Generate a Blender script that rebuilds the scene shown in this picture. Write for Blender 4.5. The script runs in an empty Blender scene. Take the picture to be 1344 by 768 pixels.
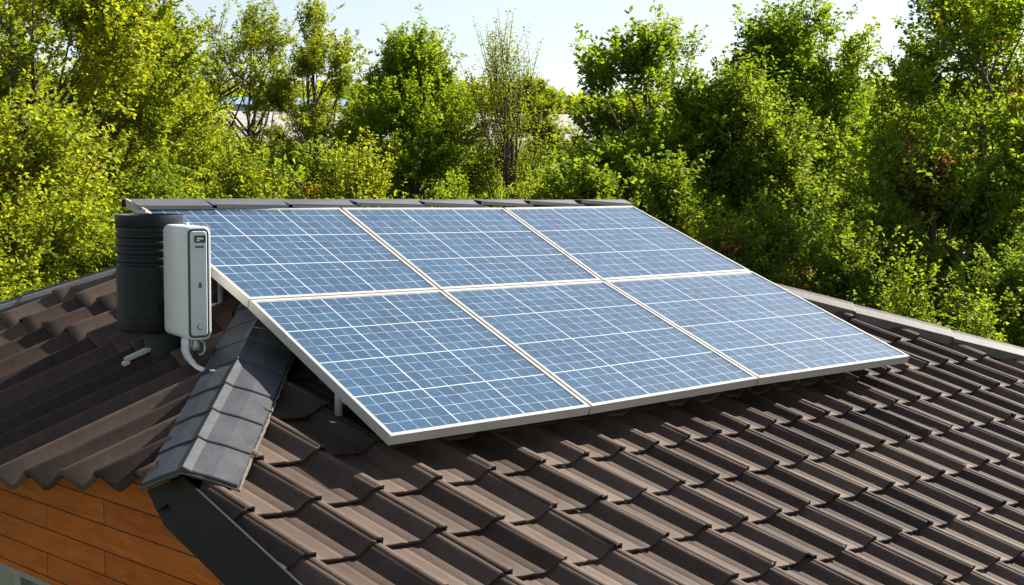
import bpy, bmesh, math, random
import numpy as np
from mathutils import Vector, Matrix
random.seed(7); rng = np.random.default_rng(7)
S = bpy.context.scene; COL = S.collection
R = math.radians

# ------------------------------------------------------------------ camera
F = 1832.27; YAW, PITCH, ROLL = 0.7032317, 0.0866752, 0.0059782
CAM = np.array([-3.05503, -4.33451, 1.00561])
def basis():
    f = np.array([math.sin(YAW)*math.cos(PITCH), math.cos(YAW)*math.cos(PITCH), -math.sin(PITCH)])
    r = np.array([math.cos(YAW), -math.sin(YAW), 0.0]); u = np.cross(r, f)
    return r*math.cos(ROLL)+u*math.sin(ROLL), -r*math.sin(ROLL)+u*math.cos(ROLL), f
BR, BU, BF = basis()
cd = bpy.data.cameras.new('camera'); cam = bpy.data.objects.new('camera', cd); COL.objects.link(cam)
cd.sensor_width = 36; cd.lens = 36*F/1344; cd.clip_start = 0.05; cd.clip_end = 6000
cam.matrix_world = Matrix(((BR[0], BU[0], -BF[0], CAM[0]), (BR[1], BU[1], -BF[1], CAM[1]), (BR[2], BU[2], -BF[2], CAM[2]), (0, 0, 0, 1)))
S.camera = cam

# ------------------------------------------------------------------ light
SUN_AZ, SUN_EL = 98.0, 35.0          # azimuth from +Y towards +X
wd = bpy.data.worlds.new('World'); S.world = wd; wd.use_nodes = True
nt = wd.node_tree; nt.nodes.clear()
sky = nt.nodes.new('ShaderNodeTexSky'); sky.sky_type = 'NISHITA'; sky.sun_disc = False
sky.sun_elevation = R(SUN_EL); sky.sun_rotation = R(SUN_AZ)
sky.air_density = 1.0; sky.dust_density = 0.35; sky.ozone_density = 1.2; sky.altitude = 0
bg = nt.nodes.new('ShaderNodeBackground'); bg.inputs[1].default_value = 0.055
wo = nt.nodes.new('ShaderNodeOutputWorld')
hsv = nt.nodes.new('ShaderNodeHueSaturation'); hsv.inputs['Saturation'].default_value = 0.62; nt.links.new(sky.outputs[0], hsv.inputs['Color']); nt.links.new(hsv.outputs[0], bg.inputs[0]); nt.links.new(bg.outputs[0], wo.inputs[0])
sl = bpy.data.lights.new('sun', 'SUN'); sl.energy = 5.0; sl.angle = R(0.5); sl.color = (1.0, 0.93, 0.82)
so = bpy.data.objects.new('sun', sl); COL.objects.link(so)
sd = Vector((math.sin(R(SUN_AZ))*math.cos(R(SUN_EL)), math.cos(R(SUN_AZ))*math.cos(R(SUN_EL)), math.sin(R(SUN_EL))))
so.rotation_euler = sd.to_track_quat('Z', 'Y').to_euler(); so.location = (20, -10, 20)
S.view_settings.view_transform = 'Standard'; S.view_settings.look = 'None'
S.view_settings.exposure = 1.5; S.view_settings.gamma = 1

# ------------------------------------------------------------------ helpers
def ray(x, y):
    d = BF + BR*(x-672)/F - BU*(y-384)/F
    return d/np.linalg.norm(d)
def hit(x, y, n, k):
    d = ray(x, y); return CAM + d*(k-n@CAM)/(n@d)
def tag(o, label=None, cat=None, group=None, kind=None):
    for k, v in (('label', label), ('category', cat), ('group', group), ('kind', kind)):
        if v: o[k] = v
    return o
def empty(name, loc, label, cat, group=None):
    o = bpy.data.objects.new(name, None); COL.objects.link(o); o.location = loc
    o.empty_display_size = 0.1
    return tag(o, label, cat, group)
def link(name, me, mat, parent=None, smooth=False):
    o = bpy.data.objects.new(name, me); COL.objects.link(o)
    if mat: me.materials.append(mat)
    if parent:
        o.parent = parent
        # vertices are in world space: undo the parent's offset
        if parent.type == 'EMPTY' : o.matrix_parent_inverse = Matrix.Translation(parent.location).inverted()
    if smooth:
        me.polygons.foreach_set('use_smooth', [True]*len(me.polygons))
    return o
def bm_obj(name, bm, mat, parent=None, smooth=False):
    me = bpy.data.meshes.new(name); bm.normal_update(); bm.to_mesh(me); bm.free()
    return link(name, me, mat, parent, smooth)
def np_mesh(name, V, Q, attrs=None):
    me = bpy.data.meshes.new(name); nv, nq = len(V), len(Q); k = Q.shape[1]
    me.vertices.add(nv); me.vertices.foreach_set('co', np.ascontiguousarray(V, dtype=np.float32).ravel())
    me.loops.add(nq*k); me.loops.foreach_set('vertex_index', np.ascontiguousarray(Q, dtype=np.int32).ravel())
    me.polygons.add(nq); me.polygons.foreach_set('loop_start', np.arange(0, nq*k, k, dtype=np.int32))
    me.polygons.foreach_set('loop_total', np.full(nq, k, dtype=np.int32))
    for n, a in (attrs or {}).items():
        at = me.attributes.new(n, 'FLOAT', 'POINT'); at.data.foreach_set('value', np.ascontiguousarray(a, dtype=np.float32))
    me.update(calc_edges=True); return me
def box(bm, c, s, M=None):
    r = bmesh.ops.create_cube(bm, size=1.0, matrix=Matrix.Translation(c) @ (M or Matrix()) @ Matrix.Diagonal((*s, 1)))
    return r['verts']
def tube(bm, pts, rad, n=8, cap=True):
    pts = [Vector(p) for p in pts]; rings = []
    for i, p in enumerate(pts):
        a = pts[max(i-1, 0)]; b = pts[min(i+1, len(pts)-1)]; d = (b-a).normalized()
        s = d.orthogonal().normalized() if i == 0 else (s-d*s.dot(d)).normalized()
        t = d.cross(s); r = rad[i] if isinstance(rad, (list, tuple)) else rad
        rings.append([bm.verts.new(p+(s*math.cos(2*math.pi*k/n)+t*math.sin(2*math.pi*k/n))*r) for k in range(n)])
    for a, b in zip(rings, rings[1:]):
        for k in range(n): bm.faces.new((a[k], a[(k+1) % n], b[(k+1) % n], b[k]))
    if cap:
        bm.faces.new(rings[0][::-1]); bm.faces.new(rings[-1])
def lathe(bm, c, prof, n=48):
    rings = []
    for r, z in prof:
        rings.append([bm.verts.new((c[0]+r*math.cos(2*math.pi*k/n), c[1]+r*math.sin(2*math.pi*k/n), z)) for k in range(n)])
    for a, b in zip(rings, rings[1:]):
        for k in range(n): bm.faces.new((a[k], a[(k+1) % n], b[(k+1) % n], b[k]))
    bm.faces.new(rings[0][::-1]); bm.faces.new(rings[-1])
def slab(bm, top, off):
    """closed solid from a polygon and an offset vector"""
    a = [bm.verts.new(p) for p in top]; b = [bm.verts.new(Vector(p)+Vector(off)) for p in top]
    bm.faces.new(a); bm.faces.new(b[::-1]); n = len(a)
    for i in range(n): bm.faces.new((a[i], b[i], b[(i+1) % n], a[(i+1) % n]))

# ------------------------------------------------------------------ materials
def new_mat(name):
    m = bpy.data.materials.new(name); m.use_nodes = True; t = m.node_tree
    return m, t, t.nodes['Principled BSDF'], t.nodes['Material Output']
def N(t, typ, **kw):
    n = t.nodes.new(typ)
    for k, v in kw.items():
        if k.startswith('i_'): n.inputs[k[2:]].default_value = v
        else: setattr(n, k, v)
    return n
def ramp(t, fac, stops):
    r = t.nodes.new('ShaderNodeValToRGB'); e = r.color_ramp.elements
    while len(e) < len(stops): e.new(0.5)
    for el, (p, c) in zip(e, stops): el.position = p; el.color = (*c, 1)
    if fac is not None: t.links.new(fac, r.inputs[0])
    return r
def simple(name, col, rough=0.6, metal=0.0, noise=0.0, scale=20, bump=0.0, spec=0.5):
    m, t, p, o = new_mat(name)
    p.inputs['Base Color'].default_value = (*col, 1); p.inputs['Roughness'].default_value = rough
    p.inputs['Metallic'].default_value = metal; p.inputs['Specular IOR Level'].default_value = spec
    if noise or bump:
        tc = N(t, 'ShaderNodeTexCoord'); nz = N(t, 'ShaderNodeTexNoise', i_Scale=scale, i_Detail=8.0, i_Roughness=0.65)
        t.links.new(tc.outputs['Object'], nz.inputs['Vector'])
        if noise:
            r = ramp(t, nz.outputs['Fac'], [(0.25, tuple(c*(1-noise) for c in col)), (0.75, tuple(min(1, c*(1+noise)) for c in col))])
            t.links.new(r.outputs[0], p.inputs['Base Color'])
            r2 = N(t, 'ShaderNodeMapRange'); r2.inputs['To Min'].default_value = max(0, rough-0.12); r2.inputs['To Max'].default_value = min(1, rough+0.12)
            t.links.new(nz.outputs['Fac'], r2.inputs[0]); t.links.new(r2.outputs[0], p.inputs['Roughness'])
        if bump:
            b = N(t, 'ShaderNodeBump', i_Strength=bump, i_Distance=0.01); t.links.new(nz.outputs['Fac'], b.inputs['Height'])
            t.links.new(b.outputs[0], p.inputs['Normal'])
    return m
def tile_mat():
    m, t, p, o = new_mat('concrete_tile')
    tc = N(t, 'ShaderNodeTexCoord'); at = N(t, 'ShaderNodeAttribute', attribute_name='tint')
    n1 = N(t, 'ShaderNodeTexNoise', i_Scale=220.0, i_Detail=4.0, i_Roughness=0.7)
    n2 = N(t, 'ShaderNodeTexNoise', i_Scale=5.0, i_Detail=7.0, i_Roughness=0.6)
    mp = N(t, 'ShaderNodeMapping'); mp.inputs['Scale'].default_value = (26, 5, 5)
    n3 = N(t, 'ShaderNodeTexNoise', i_Scale=1.6, i_Detail=6.0, i_Roughness=0.65)
    for n in (n1, n2): t.links.new(tc.outputs['Object'], n.inputs['Vector'])
    t.links.new(tc.outputs['Object'], mp.inputs[0]); t.links.new(mp.outputs[0], n3.inputs['Vector'])
    a = N(t, 'ShaderNodeMath', operation='MULTIPLY_ADD'); a.inputs[1].default_value = 0.56; t.links.new(at.outputs['Fac'], a.inputs[0])
    b = N(t, 'ShaderNodeMath', operation='MULTIPLY_ADD'); b.inputs[1].default_value = 0.45; t.links.new(n2.outputs['Fac'], b.inputs[0]); t.links.new(a.outputs[0], b.inputs[2]); a.inputs[2].default_value = -0.29
    c = N(t, 'ShaderNodeMath', operation='MULTIPLY_ADD'); c.inputs[1].default_value = 0.45; t.links.new(n3.outputs['Fac'], c.inputs[0]); t.links.new(b.outputs[0], c.inputs[2])
    r = ramp(t, c.outputs[0], [(0.1, (0.029, 0.017, 0.012)), (0.42, (0.060, 0.038, 0.027)), (0.65, (0.088, 0.060, 0.045)), (0.95, (0.13, 0.095, 0.074))])
    g = ramp(t, n1.outputs['Fac'], [(0.34, (0.66, 0.66, 0.66)), (0.5, (1, 1, 1)), (0.68, (1.3, 1.27, 1.22))])
    mx = N(t, 'ShaderNodeMix', data_type='RGBA', blend_type='MULTIPLY'); mx.inputs[0].default_value = 1
    t.links.new(r.outputs[0], mx.inputs[6]); t.links.new(g.outputs[0], mx.inputs[7])
    t.links.new(mx.outputs[2], p.inputs['Base Color'])
    p.inputs['Roughness'].default_value = 0.75; p.inputs['Specular IOR Level'].default_value = 0.3
    bp = N(t, 'ShaderNodeBump', i_Strength=0.35, i_Distance=0.002); t.links.new(n1.outputs['Fac'], bp.inputs['Height']); t.links.new(bp.outputs[0], p.inputs['Normal'])
    return m
def leaf_mat(name, stops, red=None, trans=0.45):
    m, t, p, o = new_mat(name)
    at = N(t, 'ShaderNodeAttribute', attribute_name='tint')
    r = ramp(t, at.outputs['Fac'], stops)
    col = r.outputs[0]
    if red:
        a2 = N(t, 'ShaderNodeAttribute', attribute_name='red')
        mx = N(t, 'ShaderNodeMix', data_type='RGBA'); t.links.new(a2.outputs['Fac'], mx.inputs[0]); t.links.new(col, mx.inputs[6]); mx.inputs[7].default_value = (*red, 1)
        col = mx.outputs[2]
    t.links.new(col, p.inputs['Base Color']); p.inputs['Roughness'].default_value = 0.5; p.inputs['Specular IOR Level'].default_value = 0.1
    tr = N(t, 'ShaderNodeBsdfTranslucent')
    hs = N(t, 'ShaderNodeMix', data_type='RGBA', blend_type='MULTIPLY'); hs.inputs[0].default_value = 1; hs.inputs[7].default_value = (1.55, 1.45, 0.55, 1)
    t.links.new(col, hs.inputs[6]); t.links.new(hs.outputs[2], tr.inputs[0])
    ms = N(t, 'ShaderNodeMixShader'); ms.inputs[0].default_value = trans
    t.links.new(p.outputs[0], ms.inputs[1]); t.links.new(tr.outputs[0], ms.inputs[2]); t.links.new(ms.outputs[0], o.inputs[0])
    return m

M_TILE = tile_mat()
M_CAP = simple('slate_grey_cap', (0.034, 0.037, 0.044), 0.55, 0, 0.35, 9, 0.35)
M_CAPW = simple('weathered_cap', (0.095, 0.090, 0.085), 0.65, 0, 0.25, 9, 0.3)
M_MORTAR = simple('mortar', (0.11, 0.09, 0.075), 0.9, 0, 0.3, 60, 0.6)
M_FASCIA = simple('charcoal_fascia', (0.010, 0.0098, 0.0095), 0.6, 0, 0.15, 14, 0.08, 0.3)
M_DECK = simple('roof_felt', (0.02, 0.02, 0.022), 0.9)
M_ALU = simple('anodised_aluminium', (0.45, 0.44, 0.41), 0.42, 0.25, 0.06, 14)
M_WHITE = simple('white_powder_coat', (0.70, 0.70, 0.67), 0.34, 0.0, 0.05, 7)
M_PLATE = simple('pale_blue_grey_plate', (0.54, 0.58, 0.62), 0.32, 0.15, 0.06, 10)
M_GASKET = simple('gasket', (0.06, 0.065, 0.075), 0.5)
M_BLACK = simple('black_plastic', (0.008, 0.009, 0.012), 0.5, 0, 0.25, 6, 0.05, 0.3)
M_GALV = simple('galvanised_steel', (0.52, 0.54, 0.56), 0.4, 0.5, 0.15, 18)
M_BARK = simple('bark', (0.085, 0.062, 0.045), 0.9, 0, 0.4, 14, 0.6)
M_FLASH = simple('rear_cap_metal', (0.07, 0.074, 0.085), 0.55, 0.1, 0.12, 8)
M_WALLB = simple('render_wall', (0.42, 0.36, 0.28), 0.85, 0, 0.1, 5)

# ------------------------------------------------------------------ the setting: terrain
GZ = -3.7
def ground_z(x, y):
    d = np.hypot(x-CAM[0], y-CAM[1]); a = np.degrees(np.arctan2(x-CAM[0], y-CAM[1]))
    w = np.clip(1-np.abs((a-40+180) % 360-180-0)/85.0, 0, 1); w = np.minimum(1, w*2.2)
    t = np.clip((d-38)/150.0, 0, 1); t = t*t*(3-2*t)
    return GZ + w*(t*12.0) + 0.05*np.sin(x*0.7)*np.cos(y*0.5)
def terrain():
    rad = np.concatenate([np.linspace(0.01, 60, 40), np.geomspace(63, 4500, 60)]); na = 144
    ang = np.linspace(0, 2*np.pi, na, endpoint=False)
    X = CAM[0]+rad[:, None]*np.sin(ang)[None]; Y = CAM[1]+rad[:, None]*np.cos(ang)[None]
    V = np.stack([X, Y, ground_z(X, Y)], -1).reshape(-1, 3)
    i, j = np.meshgrid(np.arange(len(rad)-1), np.arange(na), indexing='ij')
    a = i*na+j; b = i*na+(j+1) % na
    Q = np.stack([a, b, b+na, a+na], -1).reshape(-1, 4)
    m, t, p, o = new_mat('meadow_soil'); tc = N(t, 'ShaderNodeTexCoord')
    n = N(t, 'ShaderNodeTexNoise', i_Scale=0.35, i_Detail=9.0, i_Roughness=0.7); t.links.new(tc.outputs['Object'], n.inputs['Vector'])
    r = ramp(t, n.outputs['Fac'], [(0.3, (0.030, 0.042, 0.012)), (0.55, (0.055, 0.075, 0.018)), (0.75, (0.12, 0.115, 0.045))])
    t.links.new(r.outputs[0], p.inputs['Base Color']); p.inputs['Roughness'].default_value = 0.95
    return tag(link('ground', np_mesh('ground', V, Q), m, smooth=True), kind='structure')
terrain()
def at_az(px, D):
    a = YAW+math.atan((px-672)/F); return CAM[0]+D*math.sin(a), CAM[1]+D*math.cos(a)
def z_at(py, D): return CAM[2]+D*math.tan(math.atan((384-py)/F)-PITCH)
def field(name, px0, px1, D0, D1, col, label_kind='structure', lift=0.02):
    nx, ny = 60, 30; V = []
    for j in range(ny+1):
        for i in range(nx+1):
            D = D0+(D1-D0)*j/ny; x, y = at_az(px0+(px1-px0)*i/nx, D)
            V.append((x, y, float(ground_z(x, y))+lift))
    Q = [(j*(nx+1)+i, j*(nx+1)+i+1, (j+1)*(nx+1)+i+1, (j+1)*(nx+1)+i) for j in range(ny) for i in range(nx)]
    m, t, p, o = new_mat(name); tc = N(t, 'ShaderNodeTexCoord')
    mp = N(t, 'ShaderNodeMapping'); mp.inputs['Scale'].default_value = (0.5, 0.06, 1); mp.inputs['Rotation'].default_value = (0, 0, R(40))
    n = N(t, 'ShaderNodeTexNoise', i_Scale=2.0, i_Detail=8.0, i_Roughness=0.7); t.links.new(tc.outputs['Object'], mp.inputs[0]); t.links.new(mp.outputs[0], n.inputs['Vector'])
    r = ramp(t, n.outputs['Fac'], [(0.3, tuple(c*0.75 for c in col)), (0.6, col), (0.8, tuple(c*1.12 for c in col))])
    t.links.new(r.outputs[0], p.inputs['Base Color']); p.inputs['Roughness'].default_value = 0.95
    return tag(link(name, np_mesh(name, np.array(V), np.array(Q)), m), kind='structure')
field('ploughed_field', -200, 1500, 125, 178, (0.33, 0.30, 0.28), lift=0.05)
field('grass_verge', -200, 1500, 112, 125, (0.16, 0.15, 0.035), lift=0.05)

# ------------------------------------------------------------------ the house
TA = R(20.5); nA = np.array([0, -math.sin(TA), math.cos(TA)]); kA = -0.2
def zA(y): return (kA + math.sin(TA)*y)/math.cos(TA)
A = lambda x, y: hit(x, y, nA, kA)
CR = 0.072                              # the caps stand this far above the tiles
H1 = hit(306, 499, nA, kA+CR)-nA*CR; H2 = hit(246, 621, nA, kA+CR)-nA*CR
nB = np.cross(H1-H2, np.array([0, 1.0, 0])); nB = nB/np.linalg.norm(nB)*np.sign(nB[2]); kB = float(nB@H2)
def zB(x): return (kB-nB[0]*x)/nB[2]
B = lambda x, y: hit(x, y, nB, kB)
print('H', H1, H2, 'nB', nB, kB, B(200, 650), B(0, 655), B(0, 400), B(155, 350))
yr = 2.5
hd = (H1-H2)/np.linalg.norm((H1-H2)[:2])
APL = H2 + hd*((yr-H2[1])/hd[1])
HR1 = hit(1040, 378, nA, kA+0.09)-nA*0.09; HR2 = hit(1344, 458, nA, kA+0.09)-nA*0.09
hr = (HR2-HR1)/np.linalg.norm((HR2-HR1)[:2])
APR = HR1 + hr*((yr-HR1[1])/hr[1])
YE = -2.4                                            # front eave
HRE = HR1 + hr*((YE-HR1[1])/hr[1])
BK1 = hit(155, 350, nB, kB+0.08)-nB*0.08; BK2 = hit(0, 399, nB, kB+0.08)-nB*0.08
bk = (BK2-BK1)/np.linalg.norm((BK2-BK1)[:2])
BKE = BK1 + bk*1.75
house = empty('house', (2.0, 1.0, GZ), 'house with dark brown ribbed tile roof, grey hip caps and an orange plank gable wall', 'house')

def tile_field(cols, courses, mapf, prof, n, H=0.15, lift=0.024, thick=0.016, jit=0.0015, vs=3):
    """cols: column boundaries; courses: (lower, upper) boundaries (may be functions of u)"""
    V, Q, T = [], [], []
    prof = np.array(prof); K = len(prof); base = 0
    for ci, (lo, up) in enumerate(courses):
        for i in range(len(cols)-1):
            tint = rng.uniform(); dj = rng.normal(0, jit); dl = rng.normal(0, 0.0035); du = rng.normal(0, 0.002); tw = rng.normal(0, 0.0015)
            u = cols[i]+(cols[i+1]-cols[i])*prof[:, 0]+du
            rows = []; Hc = H*min(0.3, cols[i+1]-cols[i]) if H < 0.2 else H*0.2
            lov = lo(u) if callable(lo) else np.full(K, lo)+0.0
            lov = lov + dl + rng.normal(0, 0.0016, K)
            ups = up(u) if callable(up) else np.full(K, up)
            for r_ in range(-2, vs+1):
                if r_ < 0:
                    v = lov + (0.004 if r_ == -2 else 0.0)*np.sign(ups-lov); h = prof[:, 1]*Hc + lift + dj + tw*(prof[:, 0]-.5) - thick*(1 if r_ == -2 else 0.12)
                    if r_ == -1: v = v - 0.0015*np.sign(ups-lov)
                else:
                    s = r_/vs; v = lov+(ups-lov)*(s if r_ else 0.012)
                    h = prof[:, 1]*Hc + lift*(1-s) + (dj+tw*(prof[:, 0]-.5))*(1-s) + (0.0006*np.sin(prof[:, 0]*9+tint*20))
                P = mapf(u, v) + n[None, :]*h[:, None]; rows.append(P)
            g = np.stack(rows); nr = len(rows)
            V.append(g.reshape(-1, 3)); T.append(np.full(nr*K, tint))
            a = np.arange(nr*K).reshape(nr, K)
            q = np.stack([a[:-1, :-1], a[:-1, 1:], a[1:, 1:], a[1:, :-1]], -1).reshape(-1, 4)+base
            Q.append(q); base += nr*K
    return np.concatenate(V), np.concatenate(Q), np.concatenate(T)
def clipped(name, VQT, cuts, mat, parent, label=None):
    V, Q, T = VQT; me = np_mesh(name, V, Q, {'tint': T}); bm = bmesh.new(); bm.from_mesh(me)
    for co, no in cuts:
        bmesh.ops.bisect_plane(bm, geom=bm.verts[:]+bm.edges[:]+bm.faces[:], plane_co=co, plane_no=no, clear_outer=True)
    bmesh.ops.recalc_face_normals(bm, faces=bm.faces[:]) if False else None
    bm.to_mesh(me); bm.free(); o = link(name, me, mat, parent); return tag(o, label)
def vcut(p, q, keep):
    """vertical cut through p-q, keeping the side of point keep; returns plane for clear_outer"""
    d = np.array([q[0]-p[0], q[1]-p[1]]); n = np.array([d[1], -d[0], 0.0]); n /= np.linalg.norm(n)
    if n[0]*(keep[0]-p[0])+n[1]*(keep[1]-p[1]) > 0: n = -n
    return (tuple(p), tuple(n))

# main slope: courses run along X, ribs skewed
PA = [(-0.03, 1.02), (0.0, 1.20), (0.085, 1.18), (0.10, 1.06), (0.115, 0.42), (0.15, 0.27), (0.30, 0.14), (0.46, 0.06), (0.52, 0.05), (0.53, -0.02), (0.545, 0.05), (0.735, 0.0), (0.755, 0.03), (0.82, 0.34), (0.90, 0.84), (0.93, 0.98), (0.95, 1.04), (0.985, 1.05)]
def colsA():
    c = [-0.38]
    def per(x): return float(np.interp(x, [-0.3, 0.45, 0.9, 1.4, 3.0], [0.277, 0.270, 0.225, 0.208, 0.198]))
    while c[-1] < 9.5: c.append(c[-1]+per(c[-1]))
    while c[0] > -2.2: c.insert(0, c[0]-0.277)
    return c
KA = -0.231
def mapA(u, v): return np.stack([u+KA*(v+0.062), v+0*u, (kA+math.sin(TA)*v)/math.cos(TA)+0*u], -1)
coursesA = [(-0.062+0.29*j, -0.062+0.29*(j+1)+0.02) for j in range(-8, 9)]
VA = tile_field(colsA(), coursesA, mapA, PA, nA, H=0.150)
vergeD = np.array([math.sin(R(-6)), math.cos(R(-6)), 0])
VG0 = H2 + np.array([0.004, 0, 0]); VG1 = VG0 - vergeD*3
keepA = (2, 0.5)
hin = np.array([hd[1], -hd[0], 0])
cutsA = [vcut(H2+hin*0.07, APL+hin*0.50, keepA), vcut(APR, HR1, keepA), vcut(VG0, VG1, keepA), ((0, yr, 0), (0, 1, 0))]
clipped('tiled_slope', VA, cutsA, M_TILE, house)
# side slope
PB = [(-0.03, 1.0), (0.0, 1.10), (0.05, 1.08), (0.075, 0.92), (0.18, 0.50), (0.31, 0.06), (0.35, 0.0), (0.42, 0.0), (0.60, 0.26), (0.80, 0.62), (0.93, 0.90), (0.985, 1.0)]
KB = -0.194
def colsB():   # u = -Y at x=-0.17
    c = [-0.05]
    def per(u): return float(np.interp(-u, [1.2, 2.6], [0.19, 0.30]))
    while c[0] > -6.2: c.insert(0, c[0]-per(c[0]))
    while c[-1] < 1.2: c.append(c[-1]+0.2)
    return c
def mapB(u, v): return np.stack([v+0*u, -u+KB*(v+0.17), (kB-nB[0]*v)/nB[2]+0*u], -1)
def eaveB(u):
    # line x = -0.82-0.30*(y-0.35) met by the rib through u
    y = -u; x = (-0.82-0.30*(y-0.17*KB*-1*-1-0.35))/(1+0.30*KB)
    return (-0.82-0.30*(y+KB*0.17-0.35))/(1+0.30*KB)
coursesB = [(eaveB, -0.15)] + [(-0.17+0.285*j, -0.17+0.285*(j+1)+0.02) for j in range(0, 7)]
keepB = (-0.5, 2.0)
VB = tile_field(colsB(), coursesB, mapB, PB, nB, H=0.30, vs=6, thick=0.026)
cutsB = [vcut(H2-hin*0.125, APL-hin*0.20, keepB), vcut(APL, BK1, keepB), vcut(BK1, BKE, keepB)]
clipped('tiled_slope', VB, cutsB, M_TILE, house)
# hidden slopes: right and back
def plane_of(p, q, r):
    n = np.cross(q-p, r-p); n /= np.linalg.norm(n); n = n*np.sign(n[2]); return n, n@p
nD, kD = plane_of(APR, HRE, APR+np.array([0, 1.0, 0]))
def mapD(u, v): return np.stack([v+0*u, u+0*v, (kD-nD[0]*(v+0*u)-nD[1]*u)/nD[2]], -1)
bkR = APR+np.array([2.6, 3.0, 0]); 
VD = tile_field(list(np.arange(-2.4, 5.5, 0.25)), [(7.9-0.3*j, 7.9-0.3*(j+1)-0.02) for j in range(20)], mapD, PA, nD, vs=2)
clipped('tiled_slope', VD, [vcut(APR, HRE, (6, 2)), vcut(APR, bkR, (6, 2))], M_TILE, house)
nC, kC = plane_of(APL, APR, BKE)
def mapC(u, v): return np.stack([-u, v+0*u, (kC-nC[0]*(-u)-nC[1]*(v+0*u))/nC[2]], -1)
VC = tile_field(list(np.arange(-8.0, 2.6, 0.25)), [(5.2-0.3*j, 5.2-0.3*(j+1)-0.02) for j in range(10)], mapC, PA, nC, vs=2)
clipped('tiled_slope', VC, [vcut(APL, BKE, (2, 4)), vcut(APR, bkR, (2, 4)), ((0, yr, 0), (0, -1, 0))], M_TILE, house)
# felt under the tiles (closed solid so no light leaks)
bm = bmesh.new()
EV0 = np.array([VG0[0]-vergeD[0]*(VG0[1]-YE)/vergeD[1], YE, zA(YE)])
EVB0 = np.array([-0.80, 0.30, zB(-0.80)]); EVB1 = np.array([-0.82-0.30*(5.2-0.35)+0.03, 5.2, 0]); EVB1[2] = zB(EVB1[0])
dz = np.array([0, 0, -0.012])
def poly(ps):
    slab(bm, [tuple(np.array(p)+dz) for p in ps], (0, 0, -0.05))
poly([VG0+np.array([.06, 0, 0]), EV0+np.array([.06, 0, 0]), HRE, APR, APL])
xe = -0.66-0.30*(BKE[1]-0.35)
poly([H2+hd*0.06, APL, BK1, BKE, np.array([xe, BKE[1], zB(xe)]), np.array([-0.64, 0.42, zB(-0.64)])])
bm_obj('roof_deck', bm, M_DECK, house)

# hip and ridge caps: each segment a part
def caps(p, q, n1, n2, L, w1, w2, rise, mat, mort=None, first=0.0, label=None, obl=0.0, count=None, drop=0.02):
    """segments from p down to q; n1/n2: surface normals on the two sides (right/left of travel)"""
    p, q = np.array(p, float), np.array(q, float); d = q-p; T = np.linalg.norm(d); d /= T
    hz = np.array([d[0], d[1], 0]); hz /= np.linalg.norm(hz)
    lat = np.array([hz[1], -hz[0], 0])
    k = max(1, round(T/L)); L = T/k
    def down(n, s):    # unit direction on the slope leaving the hip at right angles in plan
        v = lat*s; z = -(n[0]*v[0]+n[1]*v[1])/n[2]; return np.array([v[0], v[1], z])
    if (n1[0]*lat[0]+n1[1]*lat[1]) < 0: lat = -lat      # n1 is the slope on the +lat side
    a1, a2 = down(n1, 1), down(n2, -1)
    for i in range(k):
        bm = bmesh.new(); s0, s1 = i*L-0.02, (i+1)*L
        jit = 0.0
        rows = []
        for s, h, g in ((s0, 0.0, 0), (s0+(s1-s0)*.5, 0.005, 0), (s1-0.004, 0.008, 1), (s1, 0.005, 1)):
            c = p+d*s+np.array([0, 0, rise+h+jit]); ring = []
            for f, a, w, ex in ((1.0, a2, w2, -drop), (1.0, a2, w2, 0), (0.55, a2, w2, 0), (0.16, a2, w2, 0), (0, a1, 0, 0.004), (0.16, a1, w1, 0), (0.55, a1, w1, 0), (1.0, a1, w1, 0), (1.0, a1, w1, -drop)):
                sag = -rise*0.16*(f**1.6)-(0.004 if f == 0.16 else 0)
                ob = obl*f*(1 if a is a1 else 0)
                ring.append(bm.verts.new(tuple(c+a*w*f+np.array([0, 0, sag+ex+0.045*0])+d*(-ob))))
            rows.append(ring)
        for r0, r1 in zip(rows, rows[1:]):
            for m_ in range(len(r0)-1): bm.faces.new((r0[m_], r0[m_+1], r1[m_+1], r1[m_]))
        e = [bm.verts.new(v.co-Vector((0, 0, 0.022))-Vector(d)*0.002) for v in rows[-1]]
        for m_ in range(len(e)-1): bm.faces.new((rows[-1][m_], rows[-1][m_+1], e[m_+1], e[m_]))
        bmesh.ops.recalc_face_normals(bm, faces=bm.faces[:])
        o = bm_obj('hip_cap', bm, mat, house); tag(o, label)
        if mort:   # a crumbly bead of mortar at the joint and along both edges
            bm = bmesh.new(); pts = []
            for f, a, w in ((1.02, a2, w2), (0.6, a2, w2), (0.3, a2, w2), (0.05, a2, w2), (0.3, a1, w1), (0.6, a1, w1), (1.02, a1, w1)):
                ob = obl*f*(1 if a is a1 else 0)
                pts.append(p+d*(s1+0.003)+a*w*f-d*ob+np.array([0, 0, rise-rise*0.16*(f**1.6)-0.008]))
            tube(bm, pts, [0.003+0.002*rng.uniform() for _ in pts], 6)
            for a, w in ((a1, w1), (a2, w2)):
                pts = []
                for t_ in np.linspace(0, 1, 9):
                    ob = obl*(1 if a is a1 else 0)
                    pts.append(p+d*(s0+0.02+(s1-s0-0.02)*t_)+a*(w+0.004+rng.uniform(-.003, .003))-d*ob+np.array([0, 0, rise*0.84-0.012]))
                tube(bm, pts, [0.004+0.0045*rng.uniform() for _ in pts], 6)
            bm_obj('mortar', bm, mort, o)
caps(APL-hd*0.02, H2-hd*0.02, nA, nB, 0.245, 0.196, 0.150, 0.086, M_CAP, M_MORTAR, obl=-0.0)
caps(APR, HRE, nD, nA, 0.62, 0.10, 0.10, 0.085, M_CAPW, drop=0.055)
caps(APL, BK1, nB, nC, 0.62, 0.10, 0.10, 0.085, M_CAPW, drop=0.05)
caps(BK1, BKE, nB, nC, 0.62, 0.10, 0.10, 0.085, M_CAPW, drop=0.05)
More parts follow.
